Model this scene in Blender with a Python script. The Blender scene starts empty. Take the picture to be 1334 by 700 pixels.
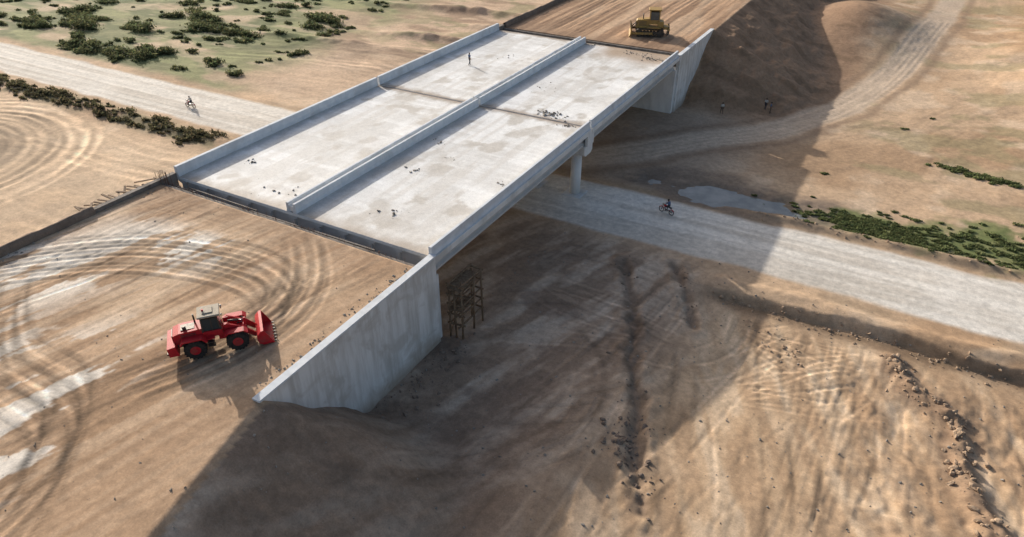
import bpy, bmesh, math, random
import numpy as np
from mathutils import Vector, Matrix, Euler
random.seed(7)
R = random.Random(11)
sc = bpy.context.scene
D = 8.4          # deck level above natural ground
HW = 15.2        # half width of deck
LEN = 62.0
SUN = Vector((1.0, -0.5, -0.42)).normalized()

# ------------------------------------------------------------------ noise
_tabs = {}
def vn(x, y, seed):
    if seed not in _tabs:
        _tabs[seed] = np.random.RandomState(seed).rand(256, 256)
    T = _tabs[seed]
    xf = np.floor(x); yf = np.floor(y)
    fx = x - xf; fy = y - yf
    fx = fx*fx*(3-2*fx); fy = fy*fy*(3-2*fy)
    xi = xf.astype(np.int64) % 256; yi = yf.astype(np.int64) % 256
    x1 = (xi+1) % 256; y1 = (yi+1) % 256
    return (T[xi, yi]*(1-fx)*(1-fy)+T[x1, yi]*fx*(1-fy)+T[xi, y1]*(1-fx)*fy+T[x1, y1]*fx*fy)
def fbm(x, y, seed=1, octv=4):
    a = 1.0; s = 0; n = 0
    for i in range(octv):
        c, d = math.cos(.6*i), math.sin(.6*i)
        s = s + a*vn((x*c-y*d)*2**i+i*17.3, (x*d+y*c)*2**i+i*9.1, seed+i); n += a; a *= .5
    return s/n
def fbs(x, y, seed=1, octv=4):   # un-rotated octaves: keeps long streaks aligned
    a = 1.0; s = 0; n = 0
    for i in range(octv):
        s = s + a*vn(x*2**i+i*17.3, y*2**i+i*9.1, seed+i); n += a; a *= .5
    return s/n
def ss(a, b, x):
    t = np.clip((x-a)/(b-a), 0, 1)
    return t*t*(3-2*t)
def mix(c1, c2, f):
    return c1*(1-f[..., None])+np.array(c2)*f[..., None]
def crest(y):
    return 15.3+0.24*np.clip(-18.5-y, 0, 60)
def polydist(x, y, pts):
    best = np.full(x.shape, 1e9)
    for (ax, ay), (bx, by) in zip(pts[:-1], pts[1:]):
        dx, dy = bx-ax, by-ay
        t = np.clip(((x-ax)*dx+(y-ay)*dy)/(dx*dx+dy*dy+1e-9), 0, 1)
        best = np.minimum(best, np.hypot(x-ax-t*dx, y-ay-t*dy))
    return best

HAUL = [(10, 40), (17.4, 47.5), (23, 55), (29.5, 61.4), (37.5, 77), (43.2, 99.6), (47.9, 141), (52, 200)]
TRENCH = [(24.5, 19.5), (25.6, 17.3), (28.9, 11), (31.0, 4.8), (33.4, 0), (34.7, -4.4), (37, -9)]
TRENCH2 = [(29.0, 21.5), (31.3, 18), (33.7, 13.2)]
RIDGE = [(49.5, 17), (51.3, 13.9), (54.5, 11.9), (55, 8), (55.4, 4.2), (58, -2)]

def H(x, y):
    x = np.asarray(x, float); y = np.asarray(y, float)
    rough = ss(5.0, 8.5, np.abs(y-29.2+0.8*(fbm(x/7, y*0+3, 61)-.5)))
    n1 = fbm(x/16, y/16, 3, 4)-.5
    n2 = fbm(x/3.2, y/3.2, 9, 4)-.5
    n3 = fbm(x/.9, y/.9, 15, 3)-.5
    z = rough*(0.55*n1+0.19*n2+.05*n3)+(1-rough)*(0.05*n2+.012*n3)
    z = z+1.7*ss(12, -12, y)*ss(21, 32, x)
    # churned lower-right ground
    ch = ss(43, 51, x+3*n1)*ss(18, 13, y)
    z = z+ch*(.55*(fbm((x+.4*y)/2.2, y/3.4, 19, 4)-.5)-.22*np.abs(fbm(x/1.3, y/1.9, 23, 3)-.5)*2)
    low = ss(20.1+.8*(fbm(x/3, y*0+1, 33)-.5), 19.2, y+1.4*(fbm(x/5, y/5, 35)-.5))*ss(29, 37, x)
    z = z-0.8*low
    z = z+0.34*np.exp(-((y-21.3-1.0*(fbm(x/6, y*0, 34)-.5))/.9)**2)*ss(31, 36, x)*(0.4+fbm(x/2, y/2, 36, 3))
    z = z+0.5*np.exp(-((y-36.0-1.4*(fbm(x/8, y*0, 44)-.5))/.8)**2)*ss(30, 36, x)*(0.4+fbm(x/2, y/2, 46, 3))
    z = z+0.4*np.exp(-((y-21.0-2.0*(fbm(x/9, y*0, 54)-.5))/1.5)**2)*ss(-28, -36, x)
    tw = .5+.9*fbm(x/2.5, y/2.5, 77, 2)
    d = polydist(x, y, TRENCH)+1.3*(fbm(x/1.5, y/1.5, 71, 3)-.5)
    z = z-0.26*tw*np.exp(-(d/.34)**2)+0.18*np.exp(-((d-.9)/.45)**2)*(1.7*fbm(x/1.3, y/1.3, 76, 3)-.2)
    d = polydist(x, y, TRENCH2)+1.0*(fbm(x/1.5, y/1.5, 72, 3)-.5)
    z = z-0.20*tw*np.exp(-(d/.34)**2)+0.14*np.exp(-((d-.9)/.45)**2)
    d = polydist(x, y, RIDGE)+1.6*(fbm(x/1.6, y/1.6, 73, 3)-.5)
    z = z+0.6*np.exp(-(d/.8)**2)*(0.1+1.4*fbm(x/1.2, y/1.2, 74, 3))
    for (hx, hy, hh, rx, ry) in [(-40, 78, 1.1, 10, 1.6), (-25, 92, 1.3, 12, 1.8), (-60, 66, .7, 14, 1.3), (-20, 70, .8, 5, 2), (-48, 100, 1.2, 14, 2)]:
        z = z+hh*np.exp(-((x-hx)/rx)**2-((y-hy-.15*(x-hx))/ry)**2)*(0.5+fbm(x/2.5, y/2.5, 81, 3))
    z = z-0.42*ss(1.25, .6, np.hypot((x-30.5)/8.5, (y-39.1-.05*(x-31))/2.6)+1.4*(fbm(x/4, y/2, 91, 4)-.5))
    z = z+5.5*np.exp(-((x-33)/11)**2-((y-124)/20)**2)+4.5*np.exp(-((x-78)/20)**2-((y-112)/30)**2)*(.6+.8*fbm(x/9, y/9, 95, 4))
    z = z+14*ss(190, 320, y)*fbm(x/60, y/60, 97, 4)
    er = (fbs(x/2.6, y/3, 21, 4)-.5)
    dx = np.clip(x-crest(y), 0, 99); dy = np.clip(y+18.4, 0, 99)
    c1 = D*(1-np.hypot(dx/14.0, dy/8.6))+.9*er*ss(0, 3, np.hypot(dx, dy))
    dyl = np.clip(y+3, 0, 99); dxl = np.clip(-15.3-x, 0, 99)
    c3 = D*(1-np.hypot(dxl/12.0, dyl/8.6))
    dx = np.clip(x-15.6, 0, 99); dy = np.clip(78.8-y, 0, 99)
    c2 = D*(1-np.hypot(dx/(17+1.5*er), dy/13.0))+1.5*er*ss(0, 3, np.hypot(dx, dy))
    dyl = np.clip(64-y, 0, 99)
    c4 = D*(1-np.hypot(dxl/12.0, dyl/8.6))
    cone = np.where(x > 0, np.maximum(c1, c2), np.maximum(c3, c4))
    k = 1.2
    h = np.clip(.5+.5*(cone-z)/k, 0, 1)
    z = z*(1-h)+cone*h+k*h*(1-h)*ss(0, 2, np.minimum(np.abs(x)-15.3, 2))
    ins = np.abs(x) <= 15.06
    top = D+.08*(fbs(x/4, y/9, 25, 4)-.5)+.025*(fbs(x/.8, y/3, 27, 3)-.5)
    fillm = (ins & ((y <= -1.88) | (y >= 63.88))) | ((x > 0) & (x < crest(y)) & (y < -18.6))
    z = np.where(fillm, top, z)
    gap = ins & (y > -1.88) & (y < 63.88)
    z = np.where(gap, np.minimum(z, .35), z)
    return z

def lines(segs, extra):
    a = []
    for (s, e, st) in segs:
        a += list(np.arange(s, e, st))
    a = np.array(sorted(a+extra))
    keep = [a[0]]
    ex = set(extra)
    for v in a[1:]:
        if v-keep[-1] > .09: keep.append(v)
        elif v in ex: keep[-1] = v
    return np.array(keep)
XS = lines([(-900, -200, 25), (-200, -130, 2), (-130, -16, .5), (-16, 60, .17), (60, 120, .5), (120, 200, 3), (200, 901, 25)], [-15.2, -15.03, 15.03, 15.2])
YS = lines([(-500, -60, 20), (-60, -42, 1), (-42, 36, .17), (36, 90, .38), (90, 160, .7), (160, 240, 3), (240, 1200, 30)], [-1.9, -1.74, 63.74, 63.9])
GX, GY = np.meshgrid(XS, YS, indexing='ij')
Z = H(GX, GY)

# ------------------------------------------------------------------ colours of the soil
def soil_colour(x, y):
    n = fbm(x/14, y/14, 101, 5); m = fbm(x/4, y/4, 105, 4); f = fbm(x/1.1, y/1.1, 109, 3); g2 = fbm(x/.45, y/.45, 113, 2)
    c = np.ones(x.shape+(3,))*np.array((.52, .385, .27))
    c = mix(c, (.40, .28, .185), ss(.42, .65, n))
    c = mix(c, (.62, .50, .385), ss(.5, .72, m)*.6)
    q = ss(33, 37, x)*ss(19, 17, y)
    sb = fbs((x+.45*y)/1.6, (y-.4*x)/9, 117, 4)
    c = mix(c, (.54, .405, .28), q*.6)
    c = mix(c, (.36, .25, .165), ss(.50, .60, sb)*q*.6)
    c = mix(c, (.66, .55, .43), ss(.47, .36, sb)*q*.45)
    ch = ss(43, 51, x+6*(n-.5))*ss(18, 13, y)
    c = mix(c, (.30, .205, .135), ch*ss(.46, .58, fbm((x+.4*y)/2.2, y/3.4, 19, 4))*.6)
    nb = ss(36, 27, x+5*(n-.5))*ss(-30, -14, x)*ss(26, 20, y)
    c = mix(c, (.38, .305, .25), nb*.85)
    sb = fbs((x-.3*y)/1.4, (y+.3*x)/6, 118, 4)
    c = mix(c, (.25, .185, .14), ss(.48, .60, sb)*nb*.75)
    c = mix(c, (.53, .46, .395), ss(.48, .36, sb)*nb*.5)
    c = mix(c, (.20, .15, .12), ss(.5, .62, fbm(x/4+3, y/3, 111, 5))*ss(40, 20, x)*ss(14, 16, x)*ss(22, 10, y)*.6)
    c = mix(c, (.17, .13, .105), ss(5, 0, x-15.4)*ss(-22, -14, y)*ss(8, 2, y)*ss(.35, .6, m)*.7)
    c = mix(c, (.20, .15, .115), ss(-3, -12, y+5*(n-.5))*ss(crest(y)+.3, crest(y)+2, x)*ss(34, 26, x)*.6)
    c = mix(c, (.34, .28, .23), ss(36, 22, x+5*(n-.5))*ss(-30, -14, x)*ss(34, 38, y)*ss(70, 60, y)*.8)
    # far left fields
    g = ss(-46, -56, x+.15*(y-45)+8*(n-.5))*ss(35.2, 38.5, y+4*(m-.5))
    gr = ss(.27, .42, fbm(x/12, y/7, 121, 5))*g
    c = mix(c, (.44, .37, .26), g*.6)
    c = mix(c, (.185, .205, .10), gr*.93)
    c = mix(c, (.28, .30, .15), ss(.46, .60, fbm(x/5, y/3, 125, 4))*gr*.65)
    c = mix(c, (.11, .135, .06), ss(.50, .62, fbm(x/6, y/4, 127, 4))*gr*.75)
    c = mix(c, (.42, .36, .25), ss(.60, .68, fbm(x/9+4, y/2.6, 128, 4))*gr*.7)
    b1 = ss(-62, -46, x)*ss(-8, -18, x)*ss(36, 42, y)
    c = mix(c, (.54, .415, .315), b1*.7)
    c = mix(c, (.30, .215, .155), ss(.47, .60, fbm(x/9, y/3, 129, 5))*ss(-80, -45, x)*ss(-10, -20, x)*ss(54, 72, y)*.85)
    c = mix(c, (.22, .22, .12), ss(.52, .62, fbm(x/6, y/3, 130, 4))*b1*ss(60, 80, y)*.6)
    c = mix(c, (.63, .50, .37), ss(-24, -34, x)*ss(20, 14, y)*.65)
    g = np.exp(-((y-20.3-1.5*(n-.5))/1.9)**2)*ss(-26, -40, x)
    c = mix(c, (.19, .165, .095), np.clip(g*1.5, 0, .92)*ss(.28, .45, m))
    c = mix(c, (.33, .25, .175), np.exp(-((np.abs(y-29.2)-6.3)/.9)**2)*ss(.35, .6, m)*.7)
    # right hand side green strip
    g = ss(1.2, .8, np.hypot((x-46)/9.5, (y-39.3)/3.1)+1.0*(fbm(x/3, y/2, 131, 4)-.5))
    g = np.maximum(g, ss(1.2, .8, np.hypot((x-64)/15.0, (y-41.0)/5.2)+1.0*(fbm(x/3, y/2, 132, 4)-.5)))
    c = mix(c, (.18, .21, .09), g*ss(.22, .40, m+.15*(f-.5))*.95)
    c = mix(c, (.12, .155, .06), g*ss(.48, .6, f)*.7)
    g = ss(1.1, .5, np.hypot((x-80)/16.0, (y-92)/12)+.9*(fbm(x/4, y/4, 133, 4)-.5))
    c = mix(c, (.22, .23, .11), g*.8)
    c = mix(c, (.28, .25, .15), ss(.56, .66, fbm(x/8, y/5, 135, 5))*ss(36, 44, x)*ss(42, 50, y)*.6)
    g = ss(1.7, .9, np.hypot((x-30.5)/9.5, (y-39)/3.8)+1.4*(fbm(x/4, y/2, 91, 4)-.5))
    c = mix(c, (.19, .155, .13), g*.85)
    sp = ss(62, 70, y)*ss(40, 34, x+4*(m-.5))*ss(15, 16, x)
    c = mix(c, (.30, .20, .135), sp*.95)
    c = mix(c, (.20, .135, .09), sp*ss(.5, .62, fbs(x/6, y/2.5, 137, 4))*.7)
    c = mix(c, (.46, .30, .16), ss(58, 70, x)*ss(85, 100, y)*.7)
    d = polydist(x, y, HAUL)+1.2*(m-.5)
    c = mix(c, (.50, .42, .345), ss(3.4, 2.0, d)*.8)
    c = mix(c, (.25, .18, .13), np.exp(-((d-4.0)/.8)**2)*.65)
    d = np.minimum(polydist(x, y, TRENCH), polydist(x, y, TRENCH2)+.15)+1.3*(fbm(x/1.5, y/1.5, 71, 3)-.5)
    c = mix(c, (.18, .135, .105), ss(1.0, .2, d+.9*(f-.5))*.75)
    c = mix(c, (.27, .19, .135), ss(2.0, .5, polydist(x, y, RIDGE)+1.6*(f-.5))*.85)
    c = mix(c, (.20, .145, .10), np.exp(-((y-18.9-.8*(m-.5))/.9)**2)*ss(31, 36, x)*.9)
    c = mix(c, (.27, .21, .15), np.exp(-((y-36.3)/1.0)**2)*ss(30, 36, x)*.7)
    # road
    w = np.abs(y-29.2)+1.3*(fbm(x/5, y/5, 141, 4)-.5)
    lon = fbs(x/30, y/.8, 145, 3)
    rc = mix(np.ones(x.shape+(3,))*np.array((.70, .66, .60)), (.60, .55, .485), ss(.42, .62, lon))
    rc = mix(rc, (.76, .73, .68), ss(.45, .65, n)*.5)
    rm = ss(5.6, 4.7, w)
    c = c*(1-rm[..., None])+rc*rm[..., None]
    # fill tops
    nf = ((np.abs(x) <= 15.3) & (y < -1.8)) | ((x > 0) & (x < crest(y)+.4) & (y < -18))
    u = x-.22*y
    st = fbs(u/1.3, y/16, 151, 4); glint = fbs(u/1.5, y/6, 155, 5)
    fine = fbs(u/.42, y/12, 153, 3)
    a = mix(np.ones(x.shape+(3,))*np.array((.48, .345, .24)), (.35, .24, .158), ss(.42, .60, st))
    a = mix(a, (.56, .435, .32), ss(.5, .7, fbs(x/5, y/8, 157, 4))*.7)
    a = mix(a, (.28, .19, .125), ss(.52, .64, fine)*.45)
    a = mix(a, (.61, .49, .38), ss(.46, .36, fine)*.35)
    wv = glint+.10*(f-.5)+.14*(fine-.5)+.08*(g2-.5)
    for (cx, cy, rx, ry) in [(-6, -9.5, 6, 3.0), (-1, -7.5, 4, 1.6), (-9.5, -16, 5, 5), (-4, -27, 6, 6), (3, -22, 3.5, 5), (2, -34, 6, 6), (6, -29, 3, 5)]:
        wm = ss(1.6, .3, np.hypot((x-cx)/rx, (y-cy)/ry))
        a = mix(a, (.80, .78, .745), ss(.485, .535, wv)*wm*.85)  # sun glints on smooth compacted fill, painted into its colour as whitish patches
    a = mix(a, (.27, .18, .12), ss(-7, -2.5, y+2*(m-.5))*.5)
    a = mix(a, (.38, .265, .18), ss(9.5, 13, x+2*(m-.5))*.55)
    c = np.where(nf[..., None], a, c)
    ff = (np.abs(x) <= 15.3) & (y > 63.5)
    st = fbs(x/.8, y/26, 161, 4)
    a = mix(np.ones(x.shape+(3,))*np.array((.45, .305, .205)), (.27, .175, .115), ss(.42, .60, st))
    a = mix(a, (.56, .43, .32), ss(.55, .7, fbs(x/3, y/20, 165, 4))*.5)
    a = mix(a, (.22, .15, .105), ss(70, 64, y+6*(m-.5))*.6)
    c = np.where(ff[..., None], a, c)
    c = c*(.80+.24*f+.16*g2)[..., None]
    road_w = (1-.7*rm)[..., None]
    return c*(1+(np.array((1.05, .99, .91))-1)*road_w)
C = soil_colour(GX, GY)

# ------------------------------------------------------------------ wheel tracks pressed into the soil
def smooth_path(pts, n=8):
    P = [np.array(p, float) for p in pts]
    P = [2*P[0]-P[1]]+P+[2*P[-1]-P[-2]]
    out = []
    for i in range(1, len(P)-2):
        for k in range(n):
            t = k/n
            out.append(tuple(.5*((2*P[i])+(-P[i-1]+P[i+1])*t+(2*P[i-1]-5*P[i]+4*P[i+1]-P[i+2])*t*t+(-P[i-1]+3*P[i]-3*P[i+1]+P[i+2])*t**3)))
    out.append(tuple(P[-2]))
    return out
def track(pts, gauge=.95, w=.2, depth=.02, light=.25, n=5, br0=.25):
    p = smooth_path(pts, n)
    xs = [q[0] for q in p]; ys = [q[1] for q in p]
    i0, i1 = np.searchsorted(XS, [min(xs)-2, max(xs)+2]); j0, j1 = np.searchsorted(YS, [min(ys)-2, max(ys)+2])
    if i1-i0 < 2 or j1-j0 < 2: return
    x = GX[i0:i1, j0:j1]; y = GY[i0:i1, j0:j1]
    d = polydist(x, y, p)
    br = ss(br0, .6, fbm(x/3.5+len(pts)*3.7+pts[0][0], y/3.5+pts[0][1], 171, 2))
    # fade the ends so a track never stops in a rounded cap
    de = np.minimum(np.hypot(x-p[0][0], y-p[0][1]), np.hypot(x-p[-1][0], y-p[-1][1]))
    br = br*ss(1.0, 3.2, de)
    m = np.exp(-((d-gauge)/w)**2)*br
    e = np.exp(-((np.abs(d-gauge)-w*1.8)/(w*.6))**2)*br
    Z[i0:i1, j0:j1] += -depth*m+depth*.5*e
    cc = C[i0:i1, j0:j1]
    C[i0:i1, j0:j1] = cc*(1+light*m-abs(light)*.45*e)[..., None]
base = [(-14.5, -20), (-13, -17), (-6.3, -11.2), (2, -8.6), (6.4, -8.9), (9.2, -11), (9.6, -14), (8.5, -18)]
for k in range(7):
    o = (k-3)*.6
    track([(px+o*.6, py-o) for px, py in base], depth=.035, w=.16, light=[-.5, .4, -.5, .4, -.5, .35, -.45][k], br0=.05)
base = [(2, -2), (5.5, -5), (8, -8), (9.3, -12), (8.6, -17), (6, -23)]
for k in range(4): track([(px+k*.7, py) for px, py in base], depth=.03, w=.16, light=[-.45, .35, -.4, .3][k], br0=.1)
base = [(-12, -17), (-8, -20), (-2.9, -22.4), (2.5, -22.6), (5.6, -24.2), (8.6, -27.8), (10, -33)]
for k in range(5):
    track([(px+k*.8, py-k*.9) for px, py in base], depth=.03, w=.16, light=[-.5, .35, -.5, .35, -.4][k], br0=.05)
for k in range(30):
    x0 = R.uniform(-14, 14); s = R.uniform(.05, .35)
    track([(x0, -1), (x0-11*s, -14), (x0-24*s+R.uniform(-1, 1), -26), (x0-40*s+R.uniform(-2, 2), -44)], depth=.015, w=.14, light=R.uniform(-.38, .32))
for k in range(5):
    y0 = R.uniform(-16, -5)
    track([(-14, y0), (-4, y0+R.uniform(0, 2)), (5, y0+R.uniform(0, 2)), (14, y0+R.uniform(-3, 1))], depth=.012, w=.14, light=R.uniform(-.25, .2))
for k in range(16):
    r = 6+k*1.15+R.uniform(-.4, .4); cx, cy = -66+R.uniform(-1, 1), -3+R.uniform(-1, 1)
    track([(cx+r*math.cos(a), cy+r*math.sin(a)*.95) for a in np.linspace(-.9+R.uniform(-.3, .3), 2.5, 9)], w=.42, gauge=.8, depth=.05, light=R.uniform(-.4, .35), n=4, br0=.05)
for k in range(12):
    y0 = R.uniform(-20, 16)
    track([(-110, y0+R.uniform(-8, 8)), (-70, y0+R.uniform(-3, 3)), (-40, y0+R.uniform(-3, 3)), (-26, y0+R.uniform(-6, 6))], w=.4, depth=.02, light=R.uniform(-.25, .2), n=4)
for k in range(12):
    y0 = R.uniform(40, 75)
    track([(-75, y0-8+R.uniform(-4, 4)), (-50, y0+R.uniform(-3, 3)), (-22, y0+R.uniform(-4, 6))], w=.45, depth=.02, light=R.uniform(-.3, .3), n=4)
for k in range(8):
    r = 5+k*1.5; cx, cy = -34, 62
    track([(cx+r*1.6*math.cos(a), cy+r*.7*math.sin(a)) for a in np.linspace(2.6, 6.0, 8)], w=.4, depth=.03, light=R.uniform(-.25, .3), n=4)
for k in range(7):
    y0 = 29.2+R.uniform(-3.6, 3.6)
    track([(-120, y0), (-60, y0+R.uniform(-.8, .8)), (0, y0+R.uniform(-.8, .8)), (50, y0+R.uniform(-.8, .8)), (115, y0)], w=.35, depth=.006, light=R.uniform(-.12, .08), n=3)
# fans of straight, paler machine tracks in the lower right field
for (fx, fy, n_, a0, a1, L0, L1) in [(38.5, 6, 9, .25, 1.15, 9, 15), (50, 17.5, 7, 3.5, 4.6, 8, 14), (36, 14.5, 6, -.7, .25, 8, 15), (44, 19, 5, 3.9, 5.2, 7, 12)]:
    for k in range(n_):
        a = a0+(a1-a0)*(k+R.uniform(-.3, .3))/n_; L = R.uniform(L0, L1); bb = R.uniform(-.6, .6)
        ex, ey = fx+L*math.cos(a), fy+L*math.sin(a)
        track([(fx, fy), ((fx+ex)/2-bb*math.sin(a), (fy+ey)/2+bb*math.cos(a)), (ex, min(ey, 20.5))], depth=.03, w=.15, light=R.uniform(.12, .38), br0=.15)
for k in range(30):
    x0 = R.uniform(26, 60); a = R.uniform(-.5, .4)
    track([(x0+16*a, -18), (x0+6*a+R.uniform(-1, 1), -5), (x0+R.uniform(-1, 1), 6), (x0-8*a, 19)], depth=.025, w=.16, light=R.uniform(-.38, .32))
for k in range(10):
    cx, cy = R.choice([(20, 6), (16, -2), (27, 14)]); r = R.uniform(7, 16); a0 = R.uniform(-1.5, -.3)
    track([(cx+r*math.cos(a), cy+r*.8*math.sin(a)) for a in np.linspace(a0, a0+R.uniform(1.1, 1.9), 6)], depth=.02, w=.17, light=R.uniform(-.35, .3))
for k in range(12):
    y0 = R.uniform(0, 21)
    track([(15.6, y0+R.uniform(-4, 4)), (24, y0+R.uniform(-1, 1)), (35, y0+R.uniform(-4, 4))], depth=.02, w=.17, light=R.uniform(-.3, .3))
for k in range(18):
    x0 = R.uniform(36, 80); y0 = R.uniform(46, 84); a = R.uniform(.2, 1.3); L = R.uniform(8, 16)
    track([(x0-L*math.cos(a), max(y0-L*math.sin(a), 44)), (x0+R.uniform(-2, 2), y0), (x0+L*math.cos(a), y0+L*math.sin(a))], w=.35, depth=.015, light=R.uniform(-.2, .2), n=4)
for o in (-1.1, 0.2, 1.2):
    track([(px+o, py-o*.4) for px, py in HAUL[:-1]], w=.3, depth=.02, light=.12, n=4)
for k in range(16):
    x0 = R.uniform(-13.5, 13.5)
    track([(x0, 65), (x0+R.uniform(-.7, .7), 90), (x0+R.uniform(-1, 1), 130)], w=.3, depth=.04, light=R.uniform(-.3, .25), n=4)
C = np.clip(C, .01, .85)

def grid_obj(name, GX, GY, Z, C, mat, smooth=True):
    nx, ny = GX.shape
    co = np.stack([GX, GY, Z], -1).reshape(-1, 3).astype(np.float32)
    idx = np.arange(nx*ny).reshape(nx, ny)
    q = np.stack([idx[:-1, :-1], idx[1:, :-1], idx[1:, 1:], idx[:-1, 1:]], -1).reshape(-1)
    me = bpy.data.meshes.new(name)
    nf = len(q)//4
    me.vertices.add(nx*ny); me.vertices.foreach_set('co', co.ravel())
    me.loops.add(len(q)); me.loops.foreach_set('vertex_index', q.astype(np.int32))
    me.polygons.add(nf); me.polygons.foreach_set('loop_start', np.arange(0, len(q), 4, dtype=np.int32))
    try: me.polygons.foreach_set('loop_total', np.full(nf, 4, np.int32))
    except Exception: pass
    me.update(calc_edges=True)
    me.polygons.foreach_set('use_smooth', np.full(nf, smooth))
    ca = me.color_attributes.new('Col', 'FLOAT_COLOR', 'POINT')
    rgba = np.ones((nx*ny, 4), np.float32); rgba[:, :3] = C.reshape(-1, 3)
    ca.data.foreach_set('color', rgba.ravel())
    me.materials.append(mat)
    ob = bpy.data.objects.new(name, me); sc.collection.objects.link(ob)
    return ob

# ------------------------------------------------------------------ materials
def new_mat(name):
    m = bpy.data.materials.new(name); m.use_nodes = True
    nt = m.node_tree; b = nt.nodes['Principled BSDF']
    return m, nt, b
def noisenode(nt, scale, detail=6, rough=.6, vec=None, dist=0):
    n = nt.nodes.new('ShaderNodeTexNoise'); n.inputs['Scale'].default_value = scale
    n.inputs['Detail'].default_value = detail; n.inputs['Roughness'].default_value = rough
    n.inputs['Distortion'].default_value = dist
    if vec: nt.links.new(vec, n.inputs['Vector'])
    return n
def coordnode(nt, scale=(1, 1, 1), kind='Object'):
    t = nt.nodes.new('ShaderNodeTexCoord'); mp = nt.nodes.new('ShaderNodeMapping')
    mp.inputs['Scale'].default_value = scale
    nt.links.new(t.outputs[kind], mp.inputs['Vector'])
    return mp.outputs['Vector']
def rng(nt, src, a, b, c, d):
    n = nt.nodes.new('ShaderNodeMapRange'); n.inputs[1].default_value = a; n.inputs[2].default_value = b
    n.inputs[3].default_value = c; n.inputs[4].default_value = d
    nt.links.new(src, n.inputs[0]); return n.outputs[0]
def mul(nt, a, b):
    n = nt.nodes.new('ShaderNodeMix'); n.data_type = 'RGBA'; n.blend_type = 'MULTIPLY'; n.inputs[0].default_value = 1
    nt.links.new(a, n.inputs[6]); nt.links.new(b, n.inputs[7]); return n.outputs[2]
def mixc(nt, f, a, b):
    n = nt.nodes.new('ShaderNodeMix'); n.data_type = 'RGBA'
    nt.links.new(f, n.inputs[0])
    for s, i in ((a, 6), (b, 7)):
        if isinstance(s, tuple): n.inputs[i].default_value = s+(1,)
        else: nt.links.new(s, n.inputs[i])
    return n.outputs[2]
def bump(nt, b, src, strength, dist, prev=None):
    n = nt.nodes.new('ShaderNodeBump'); n.inputs['Strength'].default_value = strength; n.inputs['Distance'].default_value = dist
    nt.links.new(src, n.inputs['Height'])
    if prev: nt.links.new(prev, n.inputs['Normal'])
    nt.links.new(n.outputs[0], b.inputs['Normal']); return n.outputs[0]
def attr_mat(name, bs=.5, lo=.75, hi=1.2, rough=.95, d1=.12):
    m, nt, b = new_mat(name)
    at = nt.nodes.new('ShaderNodeAttribute'); at.attribute_name = 'Col'
    v = coordnode(nt)
    n1 = noisenode(nt, 1.8, 7, .7, v); n2 = noisenode(nt, 9, 3, .7, v)
    c = mul(nt, at.outputs['Color'], rng(nt, n1.outputs[0], .32, .68, lo, hi))
    c = mul(nt, c, rng(nt, n2.outputs[0], .3, .7, .86, 1.14))
    nt.links.new(c, b.inputs['Base Color'])
    b.inputs['Roughness'].default_value = rough
    b.inputs['Specular IOR Level'].default_value = .2
    bump(nt, b, n1.outputs[0], bs, d1)
    return m
M_ground = attr_mat('soil', .35, .80, 1.18, d1=.06)
M_deck = attr_mat('deck_concrete', .12, .90, 1.07, .7, .02)

def noisy(name, c1, c2, scale=3, rough=.8, stretch=(1, 1, 1), bs=.1, bd=.02, c3=None, metal=0, spec=.3):
    m, nt, b = new_mat(name)
    v = coordnode(nt, stretch)
    n = noisenode(nt, scale, 5, .65, v)
    f = rng(nt, n.outputs[0], .36, .64, 0, 1)
    c = mixc(nt, f, c1, c2)
    if c3:
        n3 = noisenode(nt, scale*.33, 4, .6, v, .5)
        c = mixc(nt, rng(nt, n3.outputs[0], .52, .66, 0, .8), c, c3)
    nt.links.new(c, b.inputs['Base Color'])
    b.inputs['Roughness'].default_value = rough; b.inputs['Metallic'].default_value = metal
    b.inputs['Specular IOR Level'].default_value = spec
    n2 = noisenode(nt, scale*6, 3, .6, v)
    bump(nt, b, n2.outputs[0], bs*5, bd)
    return m
M_conc = noisy('concrete_wall', (.64, .64, .635), (.76, .755, .74), .9, .85, (1, 1, .45), .06, .008, (.50, .485, .46))
# cast wing wall: vertical run-off stains and pour lines
m, nt, b = new_mat('stained_wall_concrete')
v = coordnode(nt, (1, 1, .12)); v0 = coordnode(nt)
n1 = noisenode(nt, 1.1, 5, .65, v); n2 = noisenode(nt, .45, 4, .6, v0, .6)
c = mixc(nt, rng(nt, n1.outputs[0], .42, .66, 0, 1), (.74, .735, .72), (.52, .50, .47))
c = mixc(nt, rng(nt, n2.outputs[0], .50, .64, 0, .7), c, (.50, .47, .43))
sx = nt.nodes.new('ShaderNodeSeparateXYZ'); nt.links.new(v0, sx.inputs[0])
nz = nt.nodes.new('ShaderNodeMath'); nz.operation = 'MULTIPLY_ADD'; nt.links.new(n2.outputs[0], nz.inputs[0]); nz.inputs[1].default_value = -2.2; nt.links.new(sx.outputs['Z'], nz.inputs[2])
c = mixc(nt, rng(nt, nz.outputs[0], -.9, .6, .8, 0), c, (.34, .27, .205))
nt.links.new(c, b.inputs['Base Color']); b.inputs['Roughness'].default_value = .9; b.inputs['Specular IOR Level'].default_value = .2
n3 = noisenode(nt, 6, 3, .6, v0); bump(nt, b, n3.outputs[0], .3, .01)
M_wall = m
M_parapet = noisy('parapet_concrete', (.60, .63, .66), (.71, .73, .75), 1.1, .85, (1, 1, 1), .06, .008, (.53, .54, .55))
M_concdark = noisy('old_concrete', (.13, .11, .095), (.24, .21, .185), 1.2, .9, (1, 1, 1), .1, .02, (.09, .075, .065))
M_girder = noisy('girder_concrete', (.46, .46, .46), (.54, .54, .53), .8, .85)
M_timber = noisy('timber', (.16, .10, .06), (.27, .19, .12), 4, .85, (1, 1, .3))
M_clod = noisy('soil_clods', (.28, .195, .13), (.44, .32, .22), 3, .95, (1, 1, 1), .2, .03)
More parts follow.
